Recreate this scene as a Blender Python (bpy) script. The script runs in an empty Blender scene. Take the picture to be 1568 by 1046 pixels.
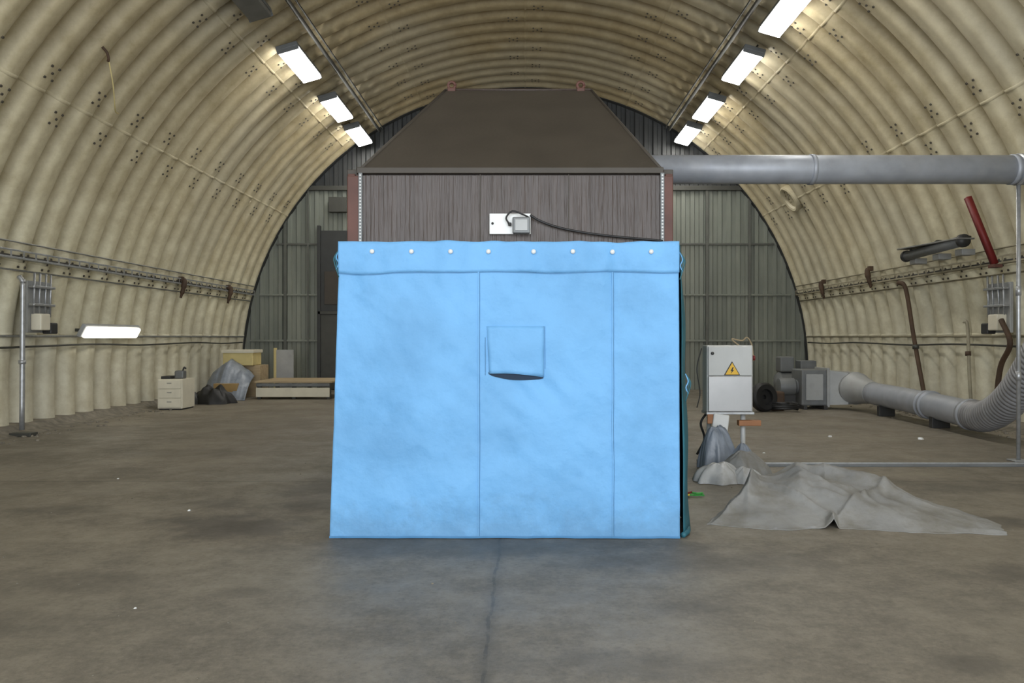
import bpy, bmesh, math, random
from mathutils import Vector, Matrix, noise
random.seed(7)
S = bpy.context.scene
COL = S.collection
try:
    S.view_settings.view_transform = 'Standard'
    S.view_settings.look = 'None'
except Exception as e:
    print(e)

# ------------------------------------------------------------ materials
def nt(name):
    m = bpy.data.materials.new(name); m.use_nodes = True
    t = m.node_tree; b = t.nodes['Principled BSDF']
    return m, t, b

def mat(name, col, rough=.6, metal=0., var=.12, scale=4., bump=0., bscale=30., stretch=(1,1,1), dirt=None, dirt_amt=.5, dscale=2., bdist=.02, low=None):
    m, t, b = nt(name)
    N = t.nodes; L = t.links
    b.inputs['Roughness'].default_value = rough
    b.inputs['Metallic'].default_value = metal
    tc = N.new('ShaderNodeTexCoord'); mp = N.new('ShaderNodeMapping')
    mp.inputs['Scale'].default_value = stretch
    L.new(tc.outputs['Object'], mp.inputs['Vector'])
    n = N.new('ShaderNodeTexNoise'); n.inputs['Scale'].default_value = scale; n.inputs['Detail'].default_value = 6
    L.new(mp.outputs[0], n.inputs['Vector'])
    r = N.new('ShaderNodeValToRGB')
    r.color_ramp.elements[0].position = .3; r.color_ramp.elements[1].position = .7
    r.color_ramp.elements[0].color = (*[c*(1-var) for c in col], 1)
    r.color_ramp.elements[1].color = (*[min(1, c*(1+var)) for c in col], 1)
    L.new(n.outputs['Fac'], r.inputs[0])
    out = r.outputs[0]
    if dirt:
        n2 = N.new('ShaderNodeTexNoise'); n2.inputs['Scale'].default_value = dscale; n2.inputs['Detail'].default_value = 8
        n2.inputs['Roughness'].default_value = .65
        L.new(mp.outputs[0], n2.inputs['Vector'])
        r2 = N.new('ShaderNodeValToRGB'); r2.color_ramp.elements[0].position = .5; r2.color_ramp.elements[1].position = .72
        r2.color_ramp.elements[1].color = (dirt_amt,)*3+(1,)
        L.new(n2.outputs['Fac'], r2.inputs[0])
        mx = N.new('ShaderNodeMixRGB'); mx.inputs[2].default_value = (*dirt, 1)
        L.new(r2.outputs[0], mx.inputs[0]); L.new(out, mx.inputs[1]); out = mx.outputs[0]
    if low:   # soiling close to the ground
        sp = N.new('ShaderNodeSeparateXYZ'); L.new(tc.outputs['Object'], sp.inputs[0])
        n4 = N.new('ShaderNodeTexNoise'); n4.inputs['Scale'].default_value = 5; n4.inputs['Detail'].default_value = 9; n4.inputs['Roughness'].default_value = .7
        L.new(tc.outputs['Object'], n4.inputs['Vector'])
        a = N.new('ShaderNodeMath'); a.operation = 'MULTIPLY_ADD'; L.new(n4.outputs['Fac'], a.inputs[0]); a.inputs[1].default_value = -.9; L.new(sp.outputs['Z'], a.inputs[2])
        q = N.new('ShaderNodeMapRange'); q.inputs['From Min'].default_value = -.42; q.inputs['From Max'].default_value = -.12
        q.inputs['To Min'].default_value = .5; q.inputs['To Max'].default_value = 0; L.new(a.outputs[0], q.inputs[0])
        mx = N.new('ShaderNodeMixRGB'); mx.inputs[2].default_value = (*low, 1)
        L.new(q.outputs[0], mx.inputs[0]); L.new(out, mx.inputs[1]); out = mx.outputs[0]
    L.new(out, b.inputs['Base Color'])
    if bump:
        n3 = N.new('ShaderNodeTexNoise'); n3.inputs['Scale'].default_value = bscale; n3.inputs['Detail'].default_value = 5
        L.new(mp.outputs[0], n3.inputs['Vector'])
        bp = N.new('ShaderNodeBump'); bp.inputs['Strength'].default_value = bump; bp.inputs['Distance'].default_value = bdist
        L.new(n3.outputs['Fac'], bp.inputs['Height']); L.new(bp.outputs[0], b.inputs['Normal'])
    return m

def emis(name, col, s):
    m, t, b = nt(name)
    b.inputs['Base Color'].default_value = (.9, .9, .9, 1)
    b.inputs['Emission Color'].default_value = (*col, 1)
    b.inputs['Emission Strength'].default_value = s
    return m

def shell_mat():
    m, t, b = nt('painted_corrugated_steel'); N = t.nodes; L = t.links
    b.inputs['Roughness'].default_value = .5
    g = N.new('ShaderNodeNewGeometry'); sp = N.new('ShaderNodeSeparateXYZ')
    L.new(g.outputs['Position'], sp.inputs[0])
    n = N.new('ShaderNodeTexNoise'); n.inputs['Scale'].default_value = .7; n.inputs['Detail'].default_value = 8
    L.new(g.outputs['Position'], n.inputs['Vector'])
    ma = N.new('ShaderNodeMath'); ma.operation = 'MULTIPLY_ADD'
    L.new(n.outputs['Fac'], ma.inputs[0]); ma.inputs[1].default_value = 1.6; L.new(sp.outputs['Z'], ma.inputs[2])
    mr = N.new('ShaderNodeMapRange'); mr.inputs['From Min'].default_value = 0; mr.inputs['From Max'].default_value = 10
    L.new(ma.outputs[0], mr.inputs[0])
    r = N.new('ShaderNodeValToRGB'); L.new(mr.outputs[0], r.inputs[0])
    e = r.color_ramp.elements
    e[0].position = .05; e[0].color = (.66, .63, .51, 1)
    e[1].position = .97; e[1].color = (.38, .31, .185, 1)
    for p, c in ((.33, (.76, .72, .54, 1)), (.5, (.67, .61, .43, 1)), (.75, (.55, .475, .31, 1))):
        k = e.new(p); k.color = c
    n2 = N.new('ShaderNodeTexNoise'); n2.inputs['Scale'].default_value = 2.4; n2.inputs['Detail'].default_value = 10; n2.inputs['Roughness'].default_value = .72
    L.new(g.outputs['Position'], n2.inputs['Vector'])
    r2 = N.new('ShaderNodeValToRGB'); r2.color_ramp.elements[0].position = .38; r2.color_ramp.elements[1].position = .72
    r2.color_ramp.elements[0].color = (1, 1, 1, 1); r2.color_ramp.elements[1].color = (.66, .62, .54, 1)
    L.new(n2.outputs['Fac'], r2.inputs[0])
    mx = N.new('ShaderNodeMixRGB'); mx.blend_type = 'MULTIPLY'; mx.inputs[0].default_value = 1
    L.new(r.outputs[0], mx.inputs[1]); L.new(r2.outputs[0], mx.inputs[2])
    n4 = N.new('ShaderNodeTexNoise'); n4.inputs['Scale'].default_value = .28; n4.inputs['Detail'].default_value = 3
    L.new(g.outputs['Position'], n4.inputs['Vector'])
    r4 = N.new('ShaderNodeValToRGB'); r4.color_ramp.elements[0].position = .45; r4.color_ramp.elements[1].position = .6
    r4.color_ramp.elements[1].color = (.3,)*3+(1,); L.new(n4.outputs['Fac'], r4.inputs[0])
    mx2 = N.new('ShaderNodeMixRGB'); mx2.inputs[2].default_value = (.44, .43, .36, 1)
    L.new(r4.outputs[0], mx2.inputs[0]); L.new(mx.outputs[0], mx2.inputs[1])
    L.new(mx2.outputs[0], b.inputs['Base Color'])
    return m

def floor_mat():
    m, t, b = nt('stained_concrete_floor'); N = t.nodes; L = t.links
    g = N.new('ShaderNodeNewGeometry')
    P = g.outputs['Position']
    sp = N.new('ShaderNodeSeparateXYZ'); L.new(P, sp.inputs[0])
    def nz(sc, det=6, rough=.6):
        n = N.new('ShaderNodeTexNoise'); n.inputs['Scale'].default_value = sc; n.inputs['Detail'].default_value = det
        n.inputs['Roughness'].default_value = rough; L.new(P, n.inputs['Vector']); return n.outputs['Fac']
    def math_(op, a, bb=None, c=None):
        q = N.new('ShaderNodeMath'); q.operation = op
        for i, v in enumerate((a, bb, c)):
            if v is None: continue
            if isinstance(v, (int, float)): q.inputs[i].default_value = v
            else: L.new(v, q.inputs[i])
        return q.outputs[0]
    def smooth(v, lo, hi, a=0., bb=1.):
        q = N.new('ShaderNodeMapRange'); q.interpolation_type = 'SMOOTHSTEP'
        q.inputs['From Min'].default_value = lo; q.inputs['From Max'].default_value = hi
        q.inputs['To Min'].default_value = a; q.inputs['To Max'].default_value = bb
        L.new(v, q.inputs[0]); return q.outputs[0]
    def mix(f, a, bb):
        q = N.new('ShaderNodeMixRGB')
        if isinstance(f, float): q.inputs[0].default_value = f
        else: L.new(f, q.inputs[0])
        for i, v in ((1, a), (2, bb)):
            if isinstance(v, tuple): q.inputs[i].default_value = (*v, 1)
            else: L.new(v, q.inputs[i])
        return q.outputs[0]
    big = nz(.35, 5); mid = nz(.9, 10, .72); mid2 = nz(5, 10, .75); fine = nz(26, 8, .8); grit = nz(150, 2)
    c = mix(smooth(big, .35, .65), (.165, .145, .112), (.240, .208, .160))
    c = mix(smooth(mid, .43, .62, 0, .6), c, (.105, .093, .073))
    c = mix(smooth(mid2, .40, .68, 0, .32), c, (.29, .255, .20))
    c = mix(smooth(mid2, .60, .42, 0, .28), c, (.11, .096, .075))
    c = mix(smooth(fine, .45, .72, 0, .42), c, (.30, .268, .215))
    c = mix(smooth(fine, .48, .30, 0, .6), c, (.07, .06, .048))
    c = mix(smooth(grit, .60, .72, 0, .5), c, (.06, .053, .043))
    wob = math_('MULTIPLY', math_('SUBTRACT', nz(3, 6), .5), .08)
    xx = math_('ADD', sp.outputs['X'], wob); yy = math_('ADD', sp.outputs['Y'], wob)
    jm = None
    for ax, v, w, s in ((xx, -.2, .018, .6), (yy, 8.85, .03, .45), (xx, -5.7, .02, .3), (xx, 5.3, .02, .3), (yy, 14.4, .03, .3)):
        d = math_('ABSOLUTE', math_('SUBTRACT', ax, v))
        k = smooth(d, w*.3, w, s, 0)
        jm = k if jm is None else math_('MAXIMUM', jm, k)
    wide = smooth(math_('ABSOLUTE', math_('SUBTRACT', xx, -.2)), .0, .09, .28, 0)
    jm = math_('MULTIPLY', math_('MAXIMUM', jm, wide), smooth(mid2, .38, .55, .25, 1.1))
    c = mix(jm, c, (.040, .036, .030))
    dn = math_('MULTIPLY', math_('SUBTRACT', nz(2.2, 9, .7), .5), 2.4)
    sm = None
    for x, y, rx, ry, s in ((-2.5, 6.75, .65, .5, .75), (-3.0, 7.7, .35, .3, .4), (-1.75, 5.0, .18, .12, .4), (4.1, 6.9, .8, .25, .6), (3.0, 4.2, .3, .18, .6), (2.2, 3.9, .22, .15, .55),
                         (1.0, 4.7, .3, .12, .35), (-4.2, 7.4, .5, .2, .4), (-.4, 6.1, 1.9, .35, .55), (1.2, 5.7, 1.2, .3, .4), (-1.9, 8.4, .7, 1.2, .65), (-4.5, 11, 1.2, .5, .35), (3.6, 5.4, .6, .3, .45),
                         (-2.9, 5.2, .5, .3, .4), (4.8, 8.6, .9, .5, .4), (-3.3, 4.4, .9, .25, .4), (.6, 3.9, .5, .2, .35), (-1.2, 6.2, .7, .4, .35), (5.4, 5.9, .7, .3, .35)):
        a = math_('DIVIDE', math_('SUBTRACT', sp.outputs['X'], x), rx); bq = math_('DIVIDE', math_('SUBTRACT', sp.outputs['Y'], y), ry)
        d = math_('ADD', math_('SQRT', math_('ADD', math_('MULTIPLY', a, a), math_('MULTIPLY', bq, bq))), dn)
        k = smooth(d, .40, 1.30, s, 0)
        sm = k if sm is None else math_('MAXIMUM', sm, k)
    c = mix(sm, c, (.056, .050, .041))
    L.new(c, b.inputs['Base Color'])
    L.new(smooth(mid, .3, .7, .44, .66), b.inputs['Roughness'])
    b.inputs['Specular IOR Level'].default_value = .5
    bp = N.new('ShaderNodeBump'); bp.inputs['Strength'].default_value = .35; bp.inputs['Distance'].default_value = .01
    L.new(fine, bp.inputs['Height']); L.new(bp.outputs[0], b.inputs['Normal'])
    return m

M = dict(
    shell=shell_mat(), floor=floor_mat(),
    seam=mat('seam_grey_paint', (.30, .27, .19), .6, var=.2),
    bolt=mat('bolt_steel', (.09, .08, .065), .5, .3),
    back=mat('grey_green_sheet', (.20, .215, .185), .55, var=.15, scale=1.5, dirt=(.30, .31, .26), dirt_amt=.5, dscale=1.2, stretch=(1, 1, .3)),
    backdark=mat('dark_gable_sheet', (.035, .037, .037), .6),
    frame=mat('dark_steel_frame', (.06, .06, .052), .5, .2),
    frame2=mat('grey_frame', (.11, .115, .10), .5, .1),
    brown=mat('rusty_dark_steel', (.048, .033, .027), .40, var=.18, scale=9, stretch=(3, 3, .15), bump=.4, bscale=26, dirt=(.085, .068, .058), dirt_amt=.3, dscale=3),
    hood=mat('hood_brown_paint', (.050, .041, .031), .6, var=.12, scale=3, bump=.1),
    redbrown=mat('red_oxide_primer', (.10, .038, .027), .6, var=.25),
    steel=mat('galvanised_steel', (.42, .43, .44), .4, .6, var=.15, scale=14),
    duct=mat('duct_grey_steel', (.34, .36, .40), .45, .2, var=.12, scale=5, dirt=(.48, .48, .48), dirt_amt=.4),
    hose=mat('flexible_duct', (.26, .26, .27), .45, .25, var=.15),
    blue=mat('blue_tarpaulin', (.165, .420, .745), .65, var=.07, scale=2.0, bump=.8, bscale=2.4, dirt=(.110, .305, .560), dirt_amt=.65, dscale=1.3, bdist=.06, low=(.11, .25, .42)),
    blue2=mat('blue_hem', (.08, .25, .48), .6, var=.08),
    blue_shaded=mat('tarpaulin_side_shaded', (.02, .12, .16), .6, var=.2),  # same blue sheeting, with the side's shade put into the colour
    black=mat('black_rubber', (.012, .012, .013), .5, var=.3),
    dark=mat('dark_plastic', (.03, .03, .03), .5),
    white=mat('white_plastic', (.72, .73, .72), .4, var=.04),
    cabinet=mat('cabinet_light_grey', (.56, .57, .56), .35, var=.05, dirt=(.35, .35, .34), dirt_amt=.4),
    cabinet2=mat('brushed_cover', (.42, .42, .42), .35, .5, var=.08, dirt=(.25, .25, .25), dirt_amt=.4),
    yellow=mat('sign_yellow', (.85, .50, .02), .4, var=.02),
    signblk=mat('sign_black', (.01, .01, .01), .5),
    slit=mat('slit_shadow_fabric', (.012, .03, .06), .8),
    red=mat('red_paint', (.16, .012, .012), .5, var=.2),
    tarp=mat('grey_canvas', (.255, .255, .25), .7, var=.2, scale=3, bump=.6, bscale=9, dirt=(.15, .135, .105), dirt_amt=.85, dscale=1.9),
    tarp2=mat('pale_plastic_sheet', (.46, .47, .48), .4, var=.15, scale=4, bump=.4, bscale=9, dirt=(.22, .20, .17), dirt_amt=.7, dscale=3),
    tarp3=mat('blue_grey_plastic', (.22, .25, .30), .35, var=.2, scale=6, bump=.4, bscale=9),
    card=mat('cardboard', (.36, .24, .10), .8, var=.1),
    cream=mat('cream_box', (.62, .52, .24), .7, var=.1),
    cream2=mat('offwhite_metal', (.68, .64, .52), .5, var=.06),
    wood=mat('plywood', (.40, .31, .19), .7, var=.2, stretch=(.3, 3, 3)),
    rust=mat('rusty_brown', (.07, .04, .022), .7, var=.3),
    grey=mat('machine_grey', (.16, .17, .175), .5, .2, var=.2, dirt=(.08, .07, .06), dirt_amt=.6),
    lgrey=mat('machine_light_grey', (.36, .37, .37), .5, .1, var=.12, dirt=(.2, .19, .17), dirt_amt=.6),
    green=mat('green_cord', (.05, .35, .06), .5), ycord=mat('yellow_cord', (.7, .5, .05), .5),
    plinth=mat('dirty_concrete_curb', (.19, .17, .135), .85, var=.35, scale=7, bump=.5, bscale=14),
    lamp=emis('lamp_diffuser', (1., .98, .92), 28.),
    lamp_w=emis('wall_lamp_diffuser', (1., .96, .84), 4.),
    lamp_off=mat('lamp_unlit', (.16, .16, .15), .4),
    orange=mat('orange_board', (.36, .16, .07), .6),
)

# ------------------------------------------------------------ helpers
def group(name, loc=(0, 0, 0)):
    e = bpy.data.objects.new(name, None); e.location = loc; e.empty_display_size = .2
    COL.objects.link(e); return e

def adopt(o, p):
    if p is not None:
        o.parent = p; o.matrix_parent_inverse = Matrix.Translation(-Vector(p.location))
    return o

def mesh(name, V, F, m, parent=None, smooth=False, solid=0.):
    me = bpy.data.meshes.new(name); me.from_pydata([tuple(v) for v in V], [], F); me.update()
    me.materials.append(M[m])
    if smooth:
        for p in me.polygons: p.use_smooth = True
    o = bpy.data.objects.new(name, me); COL.objects.link(o)
    if solid:
        md = o.modifiers.new('s', 'SOLIDIFY'); md.thickness = solid
    return adopt(o, parent)

def box(name, x0, x1, y0, y1, z0, z1, m, parent=None, bev=.008, rot=None):
    c = Vector(((x0+x1)/2, (y0+y1)/2, (z0+z1)/2)); s = Vector((abs(x1-x0), abs(y1-y0), abs(z1-z0)))
    bm = bmesh.new(); bmesh.ops.create_cube(bm, size=1)
    bmesh.ops.scale(bm, vec=s, verts=bm.verts)
    if bev: bmesh.ops.bevel(bm, geom=bm.edges[:], offset=min(bev, min(s)*.4), segments=2, affect='EDGES', profile=.5)
    if rot is not None: bmesh.ops.rotate(bm, matrix=rot, verts=bm.verts)
    bmesh.ops.translate(bm, vec=c, verts=bm.verts)
    me = bpy.data.meshes.new(name); bm.to_mesh(me); bm.free(); me.materials.append(M[m])
    o = bpy.data.objects.new(name, me); COL.objects.link(o)
    return adopt(o, parent)

def catmull(P, n=8):
    P = [Vector(p) for p in P]; Q = [2*P[0]-P[1]]+P+[2*P[-1]-P[-2]]; out = []
    for i in range(1, len(Q)-2):
        a, b, c, d = Q[i-1:i+3]
        for k in range(n):
            t = k/n
            out.append(.5*((2*b)+(c-a)*t+(2*a-5*b+4*c-d)*t*t+(3*b-a-3*c+d)*t**3))
    out.append(P[-1]); return out

def sweep(name, P, r, m, parent=None, seg=12, ribs=0, ribh=.0, cap=True):
    P = [Vector(p) for p in P]
    if ribs:
        L = [0]
        for i in range(1, len(P)): L.append(L[-1]+(P[i]-P[i-1]).length)
        n = int(L[-1]/ribs*6); Q = []; j = 0
        for k in range(n+1):
            s = L[-1]*k/n
            while j < len(P)-2 and L[j+1] < s: j += 1
            Q.append(P[j].lerp(P[j+1], (s-L[j])/max(1e-6, L[j+1]-L[j])))
        P = Q
    V = []; F = []; N = None; n = len(P)
    for i, p in enumerate(P):
        T = (P[min(i+1, n-1)]-P[max(i-1, 0)]).normalized()
        if N is None:
            N = T.orthogonal().normalized()
        N = (N-T*N.dot(T)).normalized(); B = T.cross(N)
        rr = r[i*len(r)//n] if isinstance(r, (list, tuple)) else r
        if ribs: rr += ribh*abs(math.sin(i*math.pi/6))
        for k in range(seg):
            a = 2*math.pi*k/seg; V.append(p+(N*math.cos(a)+B*math.sin(a))*rr)
    for i in range(n-1):
        for k in range(seg):
            F.append((i*seg+k, i*seg+(k+1) % seg, (i+1)*seg+(k+1) % seg, (i+1)*seg+k))
    if cap:
        F.append(tuple(range(seg))[::-1]); F.append(tuple((n-1)*seg+k for k in range(seg)))
    return mesh(name, V, F, m, parent, True)

def ring(name, c, axis, r, w, m, parent=None, seg=28):
    c = Vector(c); a = Vector(axis).normalized()
    return sweep(name, [c-a*w/2, c+a*w/2], r, m, parent, seg)

def lathe(name, c, axis, prof, m, parent=None, seg=28):
    c = Vector(c); a = Vector(axis).normalized(); n = a.orthogonal().normalized(); b = a.cross(n); V = []; F = []
    for h, r in prof:
        for k in range(seg):
            t = 2*math.pi*k/seg; V.append(c+a*h+(n*math.cos(t)+b*math.sin(t))*max(r, .0005))
    for i in range(len(prof)-1):
        for k in range(seg): F.append((i*seg+k, i*seg+(k+1) % seg, (i+1)*seg+(k+1) % seg, (i+1)*seg+k))
    F.append(tuple(range(seg))[::-1]); F.append(tuple((len(prof)-1)*seg+k for k in range(seg)))
    o = mesh(name, V, F, m, parent, True)
    md = o.modifiers.new('e', 'EDGE_SPLIT'); md.split_angle = math.radians(40)
    return o

def fold(x, y, s=0.):
    v = 0; w = 0
    for k, (f, a) in enumerate(((1.1, 1.), (2.3, .55), (4.6, .28), (9., .13))):
        q = noise.noise(Vector((x*f+s*3.1+k*5, y*f-s*1.7, s+k*2.3)))
        v += (1-abs(q)*2.2)*a; w += a
    return v/w

# ------------------------------------------------------------ hangar shell
R = 8.72; ZC = .6; Y0 = -5.; Y1 = 24.4; PITCH = .65; A = .12
def rib(y):
    s = math.sin(2*math.pi*y/PITCH)
    return A*math.tanh(1.8*(s+.30))      # >0 : towards the inside
def arc(th, y, off=0.):
    r = R-rib(y)-off
    return Vector((-r*math.cos(th), y, ZC+r*math.sin(th)))
TH0 = -math.asin(ZC/R)-.004
def arch(name, ta, tb, ns, m='shell', off=0., y0=Y0, y1=Y1):
    ny = int((y1-y0)/(PITCH/16)); V = []; F = []
    for j in range(ny+1):
        y = y0+(y1-y0)*j/ny
        for i in range(ns+1): V.append(arc(ta+(tb-ta)*i/ns, y, off))
    for j in range(ny):
        for i in range(ns):
            a = j*(ns+1)+i; F.append((a, a+1, a+ns+2, a+ns+1))
    return mesh(name, V, F, m, None, True)
TW = math.radians(42)
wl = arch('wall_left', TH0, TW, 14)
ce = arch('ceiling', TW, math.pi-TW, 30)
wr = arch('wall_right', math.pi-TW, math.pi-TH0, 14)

seams = [math.radians(a) for a in (7, 15.2, 33, 51, 69, 90, 111, 129, 147, 164.8, 173)]
V = []; F = []
for th in seams:
    ny = int((Y1-Y0)/(PITCH/12)); b0 = len(V); hw = .03/R
    for j in range(ny+1):
        y = Y0+(Y1-Y0)*j/ny
        V += [arc(th-hw, y, .001), arc(th-hw*.8, y, .012), arc(th+hw*.8, y, .012), arc(th+hw, y, .001)]
    for j in range(ny):
        for i in range(3):
            a = b0+j*4+i; F.append((a, a+1, a+5, a+4))
mesh('trim_panel_seams', V, F, 'shell', None, True)
V = []; F = []
ncrest = int((Y1-Y0)/PITCH)
for k in range(ncrest):
    yc = (math.floor(Y0/PITCH)+k+1+.25)*PITCH
    if yc > Y1-.2: continue
    for si, th in enumerate(seams):
        if si in (0, 10): continue
        t0 = th+(.035 if k % 2 else -.035)*(1 if 1 < si < 9 else 0)
        for (dy, dt) in ((-.09, -.1), (.09, -.1), (-.09, .1), (.09, .1), (0, 0)):
            y = yc+dy; c = arc(t0+dt/R, y, .002); n = Vector((math.cos(t0), 0, -math.sin(t0)))
            u = Vector((0, 1, 0)); w = n.cross(u); b0 = len(V)
            for h, rr in ((0, .024), (.018, .02)):
                for q in range(6):
                    a = q*math.pi/3; V.append(c+n*h+(u*math.cos(a)+w*math.sin(a))*rr)
            for q in range(6): F.append((b0+q, b0+(q+1) % 6, b0+6+(q+1) % 6, b0+6+q))
            F.append(tuple(b0+6+q for q in range(6)))
mesh('trim_panel_bolts', V, F, 'bolt')

mesh('floor', [(-9.1, -6, 0), (9.1, -6, 0), (9.1, 24.8, 0), (-9.1, 24.8, 0)], [(0, 1, 2, 3)], 'floor')

for side, nm in ((-1, 'baseboard_left'), (1, 'baseboard_right')):
    V = []; F = []; ny = 300
    for j in range(ny+1):
        y = Y0+(Y1-Y0)*j/ny
        w = .10*noise.noise(Vector((0, y*1.3, side*4)))+.03*noise.noise(Vector((0, y*7, side*4)))
        for px, pz in ((8.15+w, 0.002), (8.38+w*.5, .05+abs(w)*.3), (8.5, .13+w*.3), (8.80, .15)):
            V.append((side*px, y, pz))
    for j in range(ny):
        for i in range(3):
            a = j*4+i; F.append((a, a+1, a+5, a+4) if side > 0 else (a, a+4, a+5, a+1))
    mesh(nm, V, F, 'plinth', None, False)

# ------------------------------------------------------------ back wall
def topz(x): return ZC+math.sqrt(max(0, (R+.12)**2-x*x))
V = []; F = []; x = -8.8; P = .28; cols = []
while x < 8.8:
    for dx, dy in ((0, 0), (.11, 0), (.14, -.06), (.25, -.06)): cols.append((x+dx, dy))
    x += P
ZS = 6.15
for x, dy in cols:
    zt = topz(x) if abs(x) < R+.1 else .3
    V.append((x, Y1+dy, 0)); V.append((x, Y1+dy, min(zt, ZS)))
for i in range(len(cols)-1): F.append((2*i, 2*i+2, 2*i+3, 2*i+1))
mesh('wall_back', V, F, 'back')
V = []; F = []
cc = [c for c in cols if abs(c[0]) < 6.9]
for x, dy in cc: V.append((x, Y1+.1+dy, ZS-.1)); V.append((x, Y1+.1+dy, topz(x)))
for i in range(len(cc)-1): F.append((2*i, 2*i+2, 2*i+3, 2*i+1))
mesh('wall_back_gable', V, F, 'backdark')
e = group('trim_back_frame', (0, Y1-.1, 0))
for i, (x, w) in enumerate(((-7.32, .09), (-6.62, .05), (-4.4, .09), (-1.5, .09), (1.5, .09), (4.2, .12), (5.55, .09), (6.85, .09))):
    box('mullion_%d' % i, x-w/2, x+w/2, Y1-.13, Y1-.06, 0.0, min(6.1, topz(x)-.25), 'frame2', e)
for i, (z, xa) in enumerate(((4.45, 7.6), (1.5, 8.4), (2.9, 8.1))):
    box('transom_%d' % i, -xa, xa, Y1-.11, Y1-.055, z-.03, z+.03, 'back' if i else 'frame2', e)
box('header', -6.6, 6.6, Y1-.16, Y1-.04, 6.08, 6.22, 'frame', e)
V = []; F = []; n = 90
for i in range(n+1):
    th = TH0+(math.pi-2*TH0)*i/n
    for r_, y_ in ((R+.05, Y1-.22), (R-.13, Y1-.22), (R-.13, Y1-.02)):
        V.append((-r_*math.cos(th), y_, ZC+r_*math.sin(th)))
for i in range(n):
    for k in range(2):
        a = i*3+k; F.append((a, a+1, a+4, a+3))
mesh('trim_arch', V, F, 'backdark')
e = group('door_1', (-5.9, Y1-.2, 0))
box('door_frame_l', -6.32, -6.22, Y1-.22, Y1-.1, 0.0, 5.0, 'backdark', e)
box('door_leaf_lower', -6.22, -5.2, Y1-.18, Y1-.12, .02, 2.3, 'frame', e)
box('door_leaf_upper', -6.22, -5.2, Y1-.18, Y1-.12, 2.4, 4.85, 'backdark', e)
box('door_rail', -6.3, -5.1, Y1-.22, Y1-.1, 2.3, 2.4, 'frame', e)
box('door_panel_rusty', -6.1, -5.4, Y1-.2, Y1-.17, 2.6, 3.6, 'hood', e)
box('door_head_box', -5.95, -5.4, Y1-.3, Y1-.1, 5.4, 5.85, 'frame', e)

# ------------------------------------------------------------ ceiling lamps
def ceil_lamp(x, y, z, tilt, lit=True, L=1.85, W=.42, name='fluorescent_ceiling_lamp'):
    e = group(name, (x, y, z)); rot = Matrix.Rotation(tilt, 3, 'Y')
    def lb(nm, dx, dz, sx, sy, sz, m, dy=0, bev=.01):
        o = rot @ Vector((dx, dy, dz))
        box(nm, x+o.x-sx/2, x+o.x+sx/2, y+o.y-sy/2, y+o.y+sy/2, z+o.z-sz/2, z+o.z+sz/2, m, e, bev, rot)
    lb('housing', 0, .05, W+.03, L+.04, .09, 'grey')
    lb('diffuser', 0, -.03, W, L, .09, 'lamp' if lit else 'lamp_off', bev=.03)
    lb('end_cap_a', 0, -.005, W+.035, .035, .13, 'grey', dy=-L/2)
    lb('end_cap_b', 0, -.005, W+.035, .035, .13, 'grey', dy=L/2)
    for s in (-.6, .6):
        d = Vector((x/8., 0, (z-ZC)/8.)).normalized()
        p = Vector((x, y+s, z)); sweep('hanger', [p, p+d*.30], .018, 'frame', e, 8)
for y, l in ((13.6, 0), (17.1, 1), (20.4, 1), (23.1, 1)):
    ceil_lamp(-4.83, y, 7.47, -math.radians(16), bool(l))
for y in (11.2, 14.5, 17.4, 20.6, 23.2):
    ceil_lamp(4.74, y, 7.52, math.radians(16), True)
ceil_lamp(-4.83, 7.2, 7.47, -math.radians(16), True)
ceil_lamp(4.74, 5.0, 7.52, math.radians(16), True)
for x in (-4.4, 4.35):
    z = ZC+math.sqrt((R-.24)**2-x*x)
    e = group('trim_conduit', (x, 9, z))
    sweep('pipe', [(x, Y0, z), (x, Y1-.3, z)], .045, 'frame', e, 10)
    sweep('pipe_thin', [(x*.97, Y0, z+.03), (x*.97, Y1-.3, z+.03)], .02, 'frame', e, 8)
    for k in range(12):
        y = -2+2.25*k; d = Vector((x, 0, z-ZC)).normalized(); p = Vector((x, y, z))
        sweep('clip', [p, p+d*.14], .015, 'frame', e, 6)

def wall_lamp(x, y, z, lit):
    s = 1 if x > 0 else -1
    e = group('fluorescent_wall_lamp', (x, y, z))
    rot = Matrix.Rotation(s*math.radians(62), 3, 'Y')
    box('housing', x-.13, x+.13, y-1.05, y+1.05, z-.03, z+.05, 'lgrey', e, .015, rot)
    o = rot @ Vector((0, 0, -.06))
    box('diffuser', x+o.x-.11, x+o.x+.11, y-1, y+1, z+o.z-.04, z+o.z+.04, 'lamp_w' if lit else 'lamp_off', e, .03, rot)
    for q in (-.7, .7): box('bracket', min(x, s*8.5), max(x, s*8.5), y+q-.02, y+q+.02, z-.01, z+.05, 'frame', e)
wall_lamp(-8.20, 15.75, 1.72, True)

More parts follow.
